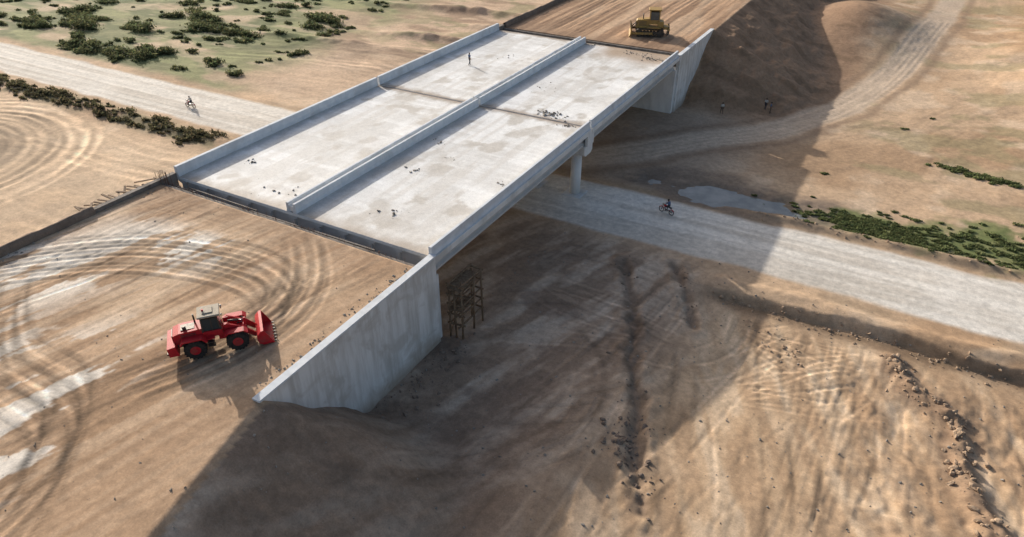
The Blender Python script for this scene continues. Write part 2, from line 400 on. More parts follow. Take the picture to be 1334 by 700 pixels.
M_clod_dark = noisy('dark_soil_clods', (.17, .125, .095), (.28, .21, .16), 3, .95, (1, 1, 1), .2, .03)
M_rubble = noisy('rubble', (.20, .17, .14), (.38, .34, .29), 3, .95, (1, 1, 1), .2, .03)
M_red = noisy('red_paint', (.42, .012, .018), (.52, .02, .03), 3, .55, (1, 1, 1), .02, .003, (.30, .06, .05), spec=.25)
M_yel = noisy('yellow_paint', (.40, .25, .07), (.32, .20, .07), 2.5, .6, (1, 1, 1), .02, .003, (.20, .14, .085), spec=.3)
M_tyre = noisy('tyre_rubber', (.018, .017, .016), (.05, .042, .036), 5, .85)
M_steel = noisy('dark_steel', (.05, .048, .045), (.12, .10, .085), 5, .5, metal=.5)
M_beige = noisy('cab_roof_paint', (.42, .36, .28), (.34, .29, .22), 3, .7)
M_rust = noisy('rebar_rust', (.12, .06, .035), (.2, .1, .06), 6, .8)
M_chrome = noisy('bright_metal', (.5, .5, .5), (.4, .4, .4), 6, .25, metal=1)
m, nt, b = new_mat('cab_glass'); b.inputs['Base Color'].default_value = (.03, .04, .045, 1)
b.inputs['Specular IOR Level'].default_value = .6
nn = noisenode(nt, 8, 3, .5, coordnode(nt)); nt.links.new(rng(nt, nn.outputs[0], .3, .7, .08, .3), b.inputs['Roughness'])
M_glass = m
m, nt, b = new_mat('puddle_water'); v = coordnode(nt)
n = noisenode(nt, .5, 4, .6, v)
nt.links.new(mixc(nt, rng(nt, n.outputs[0], .35, .65, 0, 1), (.13, .14, .14), (.24, .24, .23)), b.inputs['Base Color'])
b.inputs['Roughness'].default_value = .2; b.inputs['Specular IOR Level'].default_value = .5
n = noisenode(nt, 3, 3, .5, v); bump(nt, b, n.outputs[0], .15, .01)
M_water = m

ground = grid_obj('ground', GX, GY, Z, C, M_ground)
def zat(x, y):
    i = min(max(int(np.searchsorted(XS, x)), 1), len(XS)-1); j = min(max(int(np.searchsorted(YS, y)), 1), len(YS)-1)
    tx = (x-XS[i-1])/(XS[i]-XS[i-1]); ty = (y-YS[j-1])/(YS[j]-YS[j-1])
    return float(Z[i-1, j-1]*(1-tx)*(1-ty)+Z[i, j-1]*tx*(1-ty)+Z[i-1, j]*(1-tx)*ty+Z[i, j]*tx*ty)

bm = bmesh.new(); vs = []
for k in range(48):
    a = k/48*2*math.pi
    vs.append(bm.verts.new((30.5+10.5*math.cos(a), 39.1+.5*math.cos(a)+3.6*math.sin(a), -.21)))
bm.faces.new(vs); me = bpy.data.meshes.new('puddle_water'); bm.to_mesh(me); bm.free(); me.materials.append(M_water)
sc.collection.objects.link(bpy.data.objects.new('puddle_water', me))

# ------------------------------------------------------------------ builder
class B:
    def __init__(s, mats): s.bm = bmesh.new(); s.mats = mats
    def _fin(s, verts, mat, M=None, smooth=False):
        if M is not None: bmesh.ops.transform(s.bm, matrix=M, verts=verts)
        fs = set(f for v in verts for f in v.link_faces)
        for f in fs: f.material_index = mat; f.smooth = smooth
    def box(s, c, size, mat=0, rot=(0, 0, 0), bev=0.0, taper=None):
        r = bmesh.ops.create_cube(s.bm, size=1); vs = r['verts']
        for v in vs:
            tx, ty = 1, 1
            if taper and v.co.z > 0: tx, ty = taper
            v.co = Vector((v.co.x*size[0]*tx, v.co.y*size[1]*ty, v.co.z*size[2]))
        M = Matrix.Translation(c) @ Euler(rot).to_matrix().to_4x4()
        if bev > 0:
            es = list(set(e for v in vs for e in v.link_edges))
            rr = bmesh.ops.bevel(s.bm, geom=es, offset=bev, segments=2, affect='EDGES', profile=.5)
            al = set(v for f in rr['faces'] for v in f.verts)
            for v in list(al):
                for f in v.link_faces:
                    for w in f.verts: al.add(w)
            vs = list(al)
        s._fin(vs, mat, M)
    def cyl(s, p1, p2, r1, r2=None, mat=0, seg=12, smooth=True):
        p1 = Vector(p1); p2 = Vector(p2); r2 = r1 if r2 is None else r2
        d = p2-p1
        r = bmesh.ops.create_cone(s.bm, cap_ends=True, cap_tris=False, segments=seg, radius1=r1, radius2=r2, depth=d.length)
        M = Matrix.Translation((p1+p2)/2) @ d.to_track_quat('Z', 'Y').to_matrix().to_4x4()
        s._fin(r['verts'], mat, M, False)
        if smooth:
            for v in r['verts']:
                for f in v.link_faces:
                    if len(f.verts) == 4: f.smooth = True
    def prism(s, prof, y0, y1, mat=0, M=None):
        a = [s.bm.verts.new((p[0], y0, p[1])) for p in prof]; b = [s.bm.verts.new((p[0], y1, p[1])) for p in prof]
        n = len(prof)
        s.bm.faces.new(a[::-1]); s.bm.faces.new(b)
        for i in range(n): s.bm.faces.new((a[i], a[(i+1) % n], b[(i+1) % n], b[i]))
        s._fin(a+b, mat, M)
    def prismx(s, prof, x0, x1, mat=0):
        a = [s.bm.verts.new((x0, p[0], p[1])) for p in prof]; b = [s.bm.verts.new((x1, p[0], p[1])) for p in prof]
        n = len(prof)
        s.bm.faces.new(a); s.bm.faces.new(b[::-1])
        for i in range(n): s.bm.faces.new((a[(i+1) % n], a[i], b[i], b[(i+1) % n]))
        s._fin(a+b, mat)
    def ball(s, c, size, mat=0, sub=2, jitter=0):
        r = bmesh.ops.create_icosphere(s.bm, subdivisions=sub, radius=1)
        for v in r['verts']:
            k = 1+R.uniform(-jitter, jitter)
            v.co = Vector((v.co.x*size[0]*k+c[0], v.co.y*size[1]*k+c[1], v.co.z*size[2]*k+c[2]))
        s._fin(r['verts'], mat, None, jitter == 0)
    def out(s, name, parent=None, loc=(0, 0, 0), rot=(0, 0, 0), scale=1):
        bmesh.ops.recalc_face_normals(s.bm, faces=s.bm.faces)
        me = bpy.data.meshes.new(name); s.bm.to_mesh(me); s.bm.free()
        for m in s.mats: me.materials.append(m)
        ob = bpy.data.objects.new(name, me); sc.collection.objects.link(ob)
        ob.location = loc; ob.rotation_euler = rot; ob.scale = (scale,)*3
        if parent: ob.parent = parent
        return ob
def empty(name, loc=(0, 0, 0), rot=(0, 0, 0), scale=1):
    e = bpy.data.objects.new(name, None); sc.collection.objects.link(e)
    e.location = loc; e.rotation_euler = rot; e.scale = (scale,)*3
    return e

# ------------------------------------------------------------------ overpass
br = empty('highway_overpass')
def deck_colour(x, y):
    n = fbm(x/3, y/5, 201, 5); m = fbm(x/1.0, y/1.4, 205, 4); t = fbs(x/9, y/.8, 209, 3); l = fbs(x/.7, y/12, 213, 3)
    c = np.ones(x.shape+(3,))*np.array((.78, .775, .76))
    c = mix(c, (.64, .625, .60), ss(.42, .64, n)*.8)
    c = mix(c, (.85, .85, .84), ss(.50, .66, t)*.6)
    c = mix(c, (.58, .54, .49), ss(.50, .66, l)*.45)
    c = mix(c, (.50, .46, .41), ss(.54, .70, fbm(x/2.1+5, y/2.6, 217, 5)+.10*(m-.5))*.8)
    c = mix(c, (.60, .58, .55), ss(.48, .62, fbs(x/14, y/1.6, 219, 3))*.40)
    e = np.minimum.reduce([np.abs(x+14.8), np.abs(x-14.8)+.3, np.abs(x-.9)])
    c = mix(c, (.50, .47, .43), ss(1.7, .1, e+1.4*(m-.5))*.7)
    e = np.minimum.reduce([np.abs(y-31), np.abs(y), np.abs(y-62)])
    c = mix(c, (.33, .26, .20), ss(1.4, .1, e+1.4*(m-.5))*.88)
    c = mix(c, (.40, .29, .20), ss(54.5, 60, y+5*(n-.5))*ss(2, 6, x)*.85)
    c = mix(c, (.54, .49, .43), ss(5, 0, y+6*(m-.5))*.5)
    return np.clip(c*(.93+.14*m)[..., None], .02, .87)
for k, (ya, yb) in enumerate([(0.0, 30.85), (31.15, LEN)]):
    b_ = B([M_conc]); b_.box((0, (ya+yb)/2, D-.15), (2*HW, yb-ya, .28), 0, bev=.02); b_.out('deck_slab', br)
    gx, gy = np.meshgrid(np.arange(-HW+.06, HW-.05, .15), np.linspace(ya+.03, yb-.03, int((yb-ya)/.15)), indexing='ij')
    zz = D+.008+.012*(fbm(gx/2, gy/2, 221, 4)-.5)
    o = grid_obj('deck_surface', gx, gy, zz, deck_colour(gx, gy), M_deck); o.parent = br
    b_ = B([M_girder])
    prof = [(-.55, 0), (.55, 0), (.55, -.18), (.14, -.35), (.14, -1.25), (.35, -1.4), (.35, -1.62), (-.35, -1.62), (-.35, -1.4), (-.14, -1.25), (-.14, -.35), (-.55, -.18)]
    for gxx in np.linspace(-HW+.8, HW-.8, 11):
        b_.prism([(gxx+p[0], D-.30+p[1]) for p in prof], ya+.05, yb-.05, 0)
    for yy in (ya+.5, (ya+yb)/2, yb-.5):
        b_.box((0, yy, D-1.05), (2*HW-2.2, .28, 1.1), 0)
    b_.out('girders', br)
b_ = B([M_concdark]); b_.box((0, 31, D-.12), (2*HW-.9, .26, .16)); b_.out('expansion_joint', br)
b_ = B([M_parapet])
def bar(x0, y0, y1, w, h, tw):
    zb = D+.01
    b_.prism([(x0-w/2, zb), (x0+w/2, zb), (x0+tw/2, zb+h*.35), (x0+tw/2, zb+h-.03), (x0+tw/2-.03, zb+h), (x0-tw/2+.03, zb+h), (x0-tw/2, zb+h-.03), (x0-tw/2, zb+h*.35)], y0, y1, 0)
for (ya, yb) in [(0.02, 30.8), (31.2, 61.9)]:
    n = 5; L = (yb-ya)/n
    for k in range(n):
        a = ya+k*L+.01; c = ya+(k+1)*L-.01
        bar(-HW+.28, a, c, .5, 1.05, .40); bar(HW-.28, a, c, .46, .85, .30)
        bar(-.38, a, c, .42, .9, .28); bar(.40, a, c, .42, .9, .28)
b_.out('parapets_and_median', br)
b_ = B([M_conc, M_concdark])
b_.box((.01, 15.4, D+.32), (.46, 30.6, .5), 0); b_.box((.01, 46.6, D+.32), (.46, 30.6, .5), 0)
for sx_ in (-1, 1):
    b_.box((sx_*(HW+.03), 15.42, D-.26), (.20, 30.8, .56), 0, bev=.02); b_.box((sx_*(HW+.03), 46.58, D-.26), (.20, 30.8, .56), 0, bev=.02)
b_.out('edge_beams', br)
b_ = B([M_conc, M_girder])
b_.prismx([(29.9, D-1.95), (32.1, D-1.95), (32.1, D-2.9), (31.7, D-3.2), (30.3, D-3.2), (29.9, D-2.9)], -HW+.2, HW-.2, 0)
for xx in (-13.6, -8.2, -2.7, 2.7, 8.2, 13.6):
    b_.cyl((xx, 31, -.6), (xx, 31, D-3.1), .62, mat=0, seg=28)
    b_.box((xx, 31, -.16), (2.4, 2.4, .4), 0, bev=.05)
for gxx in np.linspace(-HW+.8, HW-.8, 11):
    for yy in (30.4, 31.6): b_.box((gxx, yy, D-1.94), (.5, .4, .06), 1)
for sx_ in (-1, 1): b_.box((sx_*(HW-.15), 31, D-1.2), (.35, 1.7, 1.5), 0, bev=.03)
b_.out('pier', br)
for (ys, sg) in [(0.0, 1), (LEN, -1)]:
    b_ = B([M_conc, M_concdark])
    b_.box((0, ys-sg*1.72, (D-.1-.8)/2), (2*HW-.6, .5, D-.1+.8), 1, bev=.02)
    b_.box((0, ys-sg*.42, (D-1.96-.8)/2), (2*HW-.1, 2.1, D-1.96+.8), 0, bev=.03)
    for gxx in np.linspace(-HW+.8, HW-.8, 11): b_.box((gxx, ys+sg*.3, D-1.94), (.5, .4, .06), 1)
    b_.box((-HW+2.2, ys-sg*1.05, D-.35), (3.4, .18, .12), 1)
    b_.box((3, ys-sg*1.0, D-.42), (14, .16, .14), 1, rot=(0, 0, .01)); b_.box((-8, ys-sg*.75, D-.35), (9, .12, .10), 1, rot=(0, 0, -.015))
    b_.out('abutment', br)
b_ = B([M_wall, M_parapet, M_concdark])
b_.prismx([(-.02, -.6), (-.02, D+.12), (-18.6, D+.02), (-18.6, D-.6), (-10.4, .2), (-9.8, -.6)], 14.92, 15.42, 0)
b_.prismx([(.05, D+.12), (.05, D+.26), (-18.7, D+.16), (-18.7, D+.02)], 14.88, 15.47, 1)
b_.prismx([(LEN+.02, -.6), (79.0, -.6), (79.0, D), (LEN+.02, D+.12)], 14.92, 15.42, 0)
b_.prismx([(LEN-.05, D+.12), (LEN-.05, D+.26), (79.1, D+.16), (79.1, D)], 14.88, 15.47, 1)
b_.prismx([(-.02, -.6), (-.02, D+.4), (-9, D+.4), (-9, -.6)], -15.42, -14.92, 2)
b_.prismx([(LEN+.02, -.6), (LEN+16, -.6), (LEN+16, D+.4), (LEN+.02, D+.4)], -15.42, -14.92, 2)
b_.out('wing_walls', br)
def kerb(xc, y0, y1, h, w, name):
    ys_ = np.arange(y0, y1, .35); n = len(ys_)
    prof = [(-w, -.3), (-w*.75, .5), (-w*.3, .95), (w*.35, 1.0), (w*.8, .5), (w, -.3)]
    gx = np.zeros((len(prof), n)); gz = np.zeros_like(gx); gy = np.tile(ys_, (len(prof), 1))
    for i, (px, pz) in enumerate(prof):
        gx[i] = xc+px+.12*(fbm(ys_/1.1, ys_*0+i, 301, 3)-.5)*2
        gz[i] = D+h*pz*(.8+.5*fbm(ys_/1.3, ys_*0+i*.7, 305, 3))
    cc = np.ones(gx.shape+(3,))*np.array((.17, .125, .095))
    cc = mix(cc, (.27, .20, .15), fbm(gy/1.2, gx, 307, 3))
    return grid_obj(name, gx[::-1], gy[::-1], gz[::-1], cc[::-1], M_ground)
kerb(-15.2, -80, -8.6, .62, .38, 'earth_kerb')
kerb(-15.0, 64, 140, .7, .45, 'earth_kerb')

b_ = B([M_timber, M_concdark])
for (xx, yy) in [(15.75, 1.0), (16.9, 1.2), (15.8, 2.9), (16.9, 3.0), (15.8, 4.4), (17.0, 4.3), (16.3, 1.1)]:
    z0 = zat(xx, yy)-.2
    b_.cyl((xx, yy, z0), (xx+R.uniform(-.1, .1), yy+R.uniform(-.1, .1), z0+R.uniform(5.2, 6.2)), .09, mat=0, seg=8)
for zz in (1.4, 2.4, 3.4, 4.4, 5.4):
    b_.box((16.35, 1.1, zz), (1.7, .1, .16), 0, rot=(0, R.uniform(-.06, .06), .08)); b_.box((15.85, 2.6, zz+.1), (.1, 3.8, .14), 0)
    b_.box((16.9, 2.6, zz), (.1, 3.6, .14), 0, rot=(R.uniform(-.06, .06), 0, 0)); b_.box((16.4, 4.3, zz), (1.5, .1, .14), 0)
b_.box((16.3, 2.0, 3.0), (1.3, 2.2, .06), 0, rot=(.05, 0, .1)); b_.box((16.3, 2.4, 5.1), (1.4, 3.2, .06), 0, rot=(.02, 0, .03))
b_.cyl((15.8, 1, .4), (15.9, 4.3, 5.2), .05, mat=0, seg=6)
b_.out('timber_scaffold')
b_ = B([M_timber, M_rust])
for k in range(26):
    yy = -1.5+R.uniform(-.4, .6); xx = -15.9+k*.06*R.uniform(.5, 1.5)
    b_.cyl((xx, yy, D-1.2), (xx+R.uniform(-.05, .05), yy+R.uniform(-.05, .05), D+R.uniform(.5, 1.1)), .02, mat=1, seg=5)
for k in range(18):
    b_.box((-16.2-R.uniform(-.3, .9), -1.6-k*.45, D-.25+R.uniform(0, .35)), (R.uniform(1, 2.2), .18, .09), 0, rot=(R.uniform(-.1, .1), R.uniform(-.15, .15), R.uniform(-.8, .8)))
b_.box((-16.2, -5.2, D-.45), (1.5, 9, .1), 0)
b_.out('formwork_timber')
b_ = B([M_rust])
for k in range(80):
    xx = R.uniform(-14.5, 14.3); b_.cyl((xx, -1.6, D-.3), (xx+R.uniform(-.1, .1), -1.5+R.uniform(-.1, .1), D+R.uniform(.05, .35)), .016, mat=0, seg=5)
b_.out('rebar_row')

# ------------------------------------------------------------------ lumps of soil, rubble
def lumps(name, items, mat, seed=1):
    rs = np.random.RandomState(seed)
    bm = bmesh.new(); bmesh.ops.create_icosphere(bm, subdivisions=2, radius=1)
    bv = np.array([v.co[:] for v in bm.verts]); bf = np.array([[v.index for v in f.verts] for f in bm.faces]); bm.free()
    V = []; F = []; off = 0
    for (x, y, z, s) in items:
        M = np.array(Euler(rs.rand(3)*6.28).to_matrix())
        sc_ = np.array([rs.uniform(.7, 1.4), rs.uniform(.6, 1.1), rs.uniform(.45, .85)])
        k = 1+.28*np.sin(bv@rs.uniform(-4, 4, 3)+rs.rand()*6)+.16*rs.uniform(-1, 1, len(bv))
        v = (bv*k[:, None]*sc_)@M.T*s
        v[:, 2] *= .75
        V.append(v+np.array([x, y, z+s*.1])); F.append(bf+off); off += len(bv)
    V = np.concatenate(V); F = np.concatenate(F)
    me = bpy.data.meshes.new(name); me.from_pydata(V.tolist(), [], F.tolist()); me.materials.append(mat); me.update()
    ob = bpy.data.objects.new(name, me); sc.collection.objects.link(ob); return ob
it = []
def along(path, n, sp, s0, s1):
    for _ in range(n):
        i = R.randrange(len(path)-1); t = R.random()
        x = path[i][0]*(1-t)+path[i+1][0]*t+R.gauss(0, sp); y = path[i][1]*(1-t)+path[i+1][1]*t+R.gauss(0, sp)
        it.append((x, y, zat(x, y), s0+(s1-s0)*R.random()**3))
along(RIDGE, 230, .7, .05, .34)
along([(33, 19), (45, 19.2), (62, 18.8), (80, 19)], 300, .45, .05, .22)
along([(33, 36), (45, 36.3), (62, 36), (80, 36)], 160, .5, .05, .2)
along([(37, 17), (41, 15.2), (43, 12)], 40, .7, .05, .2)
lumps('soil_clods', it, M_clod, 3)
it = []
along(TRENCH, 150, .7, .04, .18); along(TRENCH2, 50, .6, .04, .16)
along([(32.5, -2), (34.5, -5.5)], 60, .9, .06, .28)
along([(16.5, -9), (17, -3), (17, 1)], 120, .9, .05, .22)
lumps('dark_soil_clods', it, M_clod_dark, 6)
it = []
for _ in range(1300):
    x = R.uniform(15.7, 62); y = R.uniform(-30, 24)
    it.append((x, y, zat(x, y), .03+.10*R.random()**4))
for _ in range(200):
    x = R.uniform(-14, 14.6); y = R.uniform(-34, -2.4); it.append((x, y, zat(x, y), .02+.06*R.random()**3))
for _ in range(140):
    x = R.choice([14.3, 14.6, -14.3])+R.gauss(0, .25); y = R.uniform(-18, -2.4)
    if abs(x) < 14.85: it.append((x, y, zat(x, y), .03+.10*R.random()**2))
lumps('pebbles', it, M_rubble, 4)
it = []
for (cx, cy, r, n) in [(9.2, 32.6, 1.5, 120), (12.6, 30.2, .9, 30), (4.5, 12.5, 1.0, 16), (2.7, 19.5, 1.2, 14), (6.0, 16.5, .8, 10), (-11.3, 6.0, .9, 12), (12.8, 59, 2.0, 50), (9, 60.5, 2.0, 50), (2, 61, 1.5, 20), (13.7, 14, .7, 12), (8, 4, 2, 10), (-4, 3, 3, 16), (4, 40, 3, 12), (-7, 50, 3, 10)]:
    for _ in range(n):
        x = cx+R.gauss(0, r*.5); y = cy+R.gauss(0, r*.3)
        if abs(x) < 14.4 and (x > .9 or x < -.8): it.append((x, y, D+.01, .03+.14*R.random()**2))
lumps('rubble_on_deck', it, M_rubble, 5)

# ------------------------------------------------------------------ scrub
m, nt, b = new_mat('foliage'); at = nt.nodes.new('ShaderNodeAttribute'); at.attribute_name = 'Col'
nn = noisenode(nt, 2.5, 3, .6, coordnode(nt))
nt.links.new(mul(nt, at.outputs['Color'], rng(nt, nn.outputs[0], .3, .7, .7, 1.3)), b.inputs['Base Color']); b.inputs['Roughness'].default_value = .8
b.inputs['Specular IOR Level'].default_value = .15
tr = nt.nodes.new('ShaderNodeBsdfTranslucent'); nt.links.new(at.outputs['Color'], tr.inputs['Color'])
mx = nt.nodes.new('ShaderNodeMixShader'); mx.inputs[0].default_value = .4
nt.links.new(b.outputs[0], mx.inputs[1]); nt.links.new(tr.outputs[0], mx.inputs[2]); nt.links.new(mx.outputs[0], nt.nodes['Material Output'].inputs['Surface'])
M_leaf = m
def foliage(name, clumps, leaf=.22, per=260, seed=1, col=(.085, .10, .045)):
    rs = np.random.RandomState(seed); V = []; CC = []
    for (x, y, z, rx, ry, h) in clumps:
        n = int(per*max(.3, rx*ry*.6))
        sub = max(3, int(n/40)); cx = rs.uniform(-1, 1, (sub, 3)); cx /= np.maximum(1, np.linalg.norm(cx, axis=1))[:, None]
        w = rs.randint(0, sub, n); p = cx[w]*.8+rs.normal(0, .25, (n, 3))
        p[:, 2] = np.abs(p[:, 2]+.15)
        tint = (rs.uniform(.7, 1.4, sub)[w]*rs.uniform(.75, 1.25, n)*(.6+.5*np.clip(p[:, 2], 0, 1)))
        P = p*np.array([rx, ry, h])+np.array([x, y, z])
        s = leaf*rs.uniform(.5, 1.4, n)
        a = rs.normal(size=(n, 3)); a /= np.linalg.norm(a, axis=1)[:, None]
        b_ = np.cross(a, rs.normal(size=(n, 3))); b_ /= np.linalg.norm(b_, axis=1)[:, None]
        q = np.stack([P-a*s[:, None], P+b_*s[:, None]*.5, P+a*s[:, None], P-b_*s[:, None]*.5], 1)
        V.append(q.reshape(-1, 3))
        hue = rs.uniform(-.02, .03, n)
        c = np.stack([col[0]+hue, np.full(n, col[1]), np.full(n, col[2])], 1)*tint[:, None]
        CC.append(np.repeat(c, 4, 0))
    V = np.concatenate(V); CC = np.concatenate(CC); n = len(V)//4
    me = bpy.data.meshes.new(name); me.vertices.add(len(V)); me.vertices.foreach_set('co', V.astype(np.float32).ravel())
    me.loops.add(len(V)); me.loops.foreach_set('vertex_index', np.arange(len(V), dtype=np.int32))
    me.polygons.add(n); me.polygons.foreach_set('loop_start', np.arange(0, len(V), 4, dtype=np.int32))
    try: me.polygons.foreach_set('loop_total', np.full(n, 4, np.int32))
    except Exception: pass
    me.update(calc_edges=True)
    ca = me.color_attributes.new('Col', 'FLOAT_COLOR', 'POINT'); rgba = np.ones((len(V), 4), np.float32); rgba[:, :3] = np.clip(CC, .01, .4)
    ca.data.foreach_set('color', rgba.ravel()); me.materials.append(M_leaf)
    ob = bpy.data.objects.new(name, me); sc.collection.objects.link(ob); return ob
cl = []
for _ in range(1100):
    x = R.uniform(-170, -50); y = R.uniform(37, 130)
    if x+.15*(y-45) > -53: continue
    nv = float(fbm(np.array([x/12]), np.array([y/7]), 121, 5)[0])
    nw = float(fbm(np.array([x/6]), np.array([y/4]), 127, 4)[0])
    if (nv < .36 or nw < .5) and R.random() < .75: continue
    s = R.uniform(.35, 1.3)*R.choice([.6, .8, 1, 1.4]); cl.append((x, y, zat(x, y), s*R.uniform(.9, 2.4), s, s*R.uniform(.35, .65)))
for (x, y, s) in [(-92, 40.5, 1.9), (-96, 41, 1.6), (-78, 42, 2.0), (-80, 44, 1.6), (-110, 50, 2.4), (-114, 52, 2.4), (-98, 55, 2.4), (-86, 60, 2.4), (-92, 66, 2.6), (-75, 62, 2.0), (-118, 45, 2.2), (-104, 44, 1.6)]:
    for _ in range(4):
        k = R.uniform(.4, .9); cl.append((x+R.uniform(-3.5, 3.5), y+R.uniform(-1.4, 1.4), zat(x, y), s*1.5*k, s*k, s*.75*k))
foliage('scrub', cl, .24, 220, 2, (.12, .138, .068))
cl = []
for _ in range(230):
    x = R.uniform(-115, -36); y = 20.3+R.gauss(0, .9); s = R.uniform(.2, .8); cl.append((x, y, zat(x, y), s*2.2, s, s*.65))
foliage('roadside_bushes', cl, .18, 240, 3, (.135, .125, .07))
cl = []
for _ in range(44):
    t = R.random(); x = 51+8*t+R.gauss(0, .6); y = 60.5-2.4*t+R.gauss(0, .5); s = R.uniform(.2, .6); cl.append((x, y, zat(x, y), s*1.8, s, s*.5))
for _ in range(260):
    x = R.gauss(46, 4.5); y = 39.3+R.gauss(0, 1.3); s = R.uniform(.12, .42); cl.append((x, y, zat(x, y), s*2, s, s*.35))
for _ in range(300):
    x = R.gauss(63, 7); y = 40.6+R.gauss(0, 2.0); s = R.uniform(.12, .5); cl.append((x, y, zat(x, y), s*2, s, s*.4))
for _ in range(30):
    x = R.gauss(80, 7); y = 92+R.gauss(0, 5); s = R.uniform(.5, 1.6); cl.append((x, y, zat(x, y), s*1.5, s, s*.6))
for _ in range(10):
    x = R.uniform(38, 75); y = R.uniform(47, 80); s = R.uniform(.2, .45); cl.append((x, y, zat(x, y), s*1.9, s, s*.45))
foliage('grass_tufts', cl, .13, 380, 4, (.16, .19, .08))

# ------------------------------------------------------------------ wheel loader
def wheel(b_, x, y, r, w, tyre, rim, lug=True):
    sg = 1 if y > 0 else -1
    b_.cyl((x, y-w/2, r), (x, y+w/2, r), r*.93, mat=tyre, seg=28)
    b_.cyl((x, y-w*.36, r), (x, y+w*.36, r), r*.975, mat=tyre, seg=28)
    b_.cyl((x, y+sg*w*.42, r), (x, y+sg*w*.53, r), r*.52, r*.46, mat=rim, seg=20)
    b_.cyl((x, y+sg*w*.5, r), (x, y+sg*w*.62, r), r*.18, mat=rim, seg=12)
    if lug:
        for k in range(18):
            a = k/18*2*math.pi
            for s2 in (-1, 1):
                aa = a+(.17 if s2 > 0 else 0)
                b_.box((x+r*.97*math.sin(aa), y+s2*w*.24, r+r*.97*math.cos(aa)), (.10, w*.46, .09), tyre, rot=(0, aa, 0))
def loader():
    ld = empty('wheel_loader', (8.9, -15.9, D-.01), (0, 0, math.atan2(3.56, 3.28)+.05), .93)
    mats = [M_red, M_tyre, M_steel, M_glass, M_beige, M_chrome]
    b_ = B(mats)
    for xx in (-1.45, 1.35):
        for yy in (-.98, .98): wheel(b_, xx, yy, .74, .52, 1, 0)
        b_.cyl((xx, -.9, .74), (xx, .9, .74), .16, mat=2)
    b_.out('wheels', ld)
    b_ = B(mats)
    b_.box((-1.45, 0, 1.0), (2.3, 1.05, .5), 2, bev=.04)
    b_.prism([(-2.75, 1.1), (-2.7, 1.85), (-2.3, 1.98), (-.75, 2.05), (-.75, 1.1)], -.62, .62, 0)
    b_.box((-2.76, 0, 1.5), (.06, .9, .6), 2)
    b_.box((-1.7, 0, 2.03), (.9, .7, .04), 2)
    for k in range(5): b_.box((-1.7, .63, 1.3+k*.13), (1.0, .03, .05), 2); b_.box((-1.7, -.63, 1.3+k*.13), (1.0, .03, .05), 2)
    b_.prism([(-3.15, .55), (-3.2, 1.25), (-2.65, 1.35), (-2.5, .55)], -1.15, 1.15, 0)
    b_.box((-3.22, 0, .78), (.10, 2.3, .14), 2, bev=.02)
    for sy in (-1, 1):
        b_.box((-3.18, sy*.8, 1.12), (.06, .22, .12), 4)
        b_.prism([(-2.35, 1.35), (-2.15, 1.60), (-.85, 1.60), (-.55, 1.25), (-.65, 1.2), (-.9, 1.52), (-2.1, 1.52), (-2.27, 1.3)], sy*.62, sy*1.26, 0)
        b_.prism([(.55, 1.45), (.8, 1.60), (1.9, 1.60), (2.15, 1.4), (2.1, 1.34), (1.85, 1.53), (.85, 1.53), (.62, 1.38)], sy*.72, sy*1.26, 0)
        b_.box((-.35, sy*.95, .75), (.5, .35, .08), 2); b_.box((-.35, sy*.95, 1.05), (.45, .3, .06), 2); b_.box((-.35, sy*.88, 1.3), (.6, .3, .06), 0)
    b_.cyl((-1.2, .3, 2.0), (-1.2, .3, 2.75), .06, mat=2); b_.cyl((-1.9, -.25, 2.05), (-1.9, -.25, 2.3), .13, mat=2)
    b_.out('rear_body', ld)
    b_ = B(mats)
    b_.box((-.15, 0, 1.45), (1.35, 1.3, .5), 0, bev=.04)
    for px in (-.76, .44):
        for py in (-.6, .6): b_.box((px+(.03 if px < 0 else -.06), py, 2.25), (.09, .09, 1.25), 2, rot=(0, (.05 if px < 0 else -.08), 0))
    b_.box((-.15, .6, 2.25), (1.1, .03, 1.0), 3); b_.box((-.15, -.6, 2.25), (1.1, .03, 1.0), 3)
    b_.box((.41, 0, 2.25), (.03, 1.1, 1.0), 3, rot=(0, -.08, 0)); b_.box((-.72, 0, 2.3), (.03, 1.1, .9), 3)
    for sy in (-1, 1): b_.box((-.1, sy*.615, 2.2), (.06, .03, 1.1), 2)
    b_.box((-.15, 0, 2.94), (1.5, 1.45, .14), 4, bev=.06); b_.box((-.2, 0, 3.03), (.7, .7, .09), 4, bev=.03)
    for sy in (-1, 1): b_.cyl((.62, sy*.55, 2.86), (.72, sy*.55, 2.86), .08, mat=5); b_.cyl((.45, sy*.62, 2.6), (.6, sy*1.0, 2.6), .02, mat=2, seg=6); b_.box((.6, sy*1.02, 2.5), (.05, .18, .28), 2)
    b_.cyl((-.5, 0, 3.06), (-.5, 0, 3.20), .07, mat=0)
    b_.out('cab', ld)
    b_ = B(mats)
    b_.box((1.1, 0, .95), (1.9, .9, .5), 0, bev=.04)
    b_.prism([(.55, 1.15), (.6, 1.95), (.95, 1.95), (1.5, 1.15)], -.42, -.3, 0); b_.prism([(.55, 1.15), (.6, 1.95), (.95, 1.95), (1.5, 1.15)], .3, .42, 0)
    for sy in (-1, 1):
        y0 = sy*.5; b_.prism([(.6, 1.92), (.85, 1.98), (1.9, 1.45), (2.75, .62), (2.7, .42), (2.5, .42), (1.7, 1.15), (.62, 1.7)], y0-.06, y0+.06, 0)
        b_.cyl((.9, sy*.36, 1.0), (1.6, sy*.4, 1.25), .08, mat=2); b_.cyl((1.6, sy*.4, 1.25), (2.0, sy*.45, 1.25), .045, mat=5)
    b_.cyl((1.9, -.5, 1.28), (1.9, .5, 1.28), .09, mat=0)
    b_.cyl((.9, 0, 1.85), (1.6, 0, 1.75), .075, mat=2); b_.cyl((1.6, 0, 1.75), (2.0, 0, 1.7), .04, mat=5)
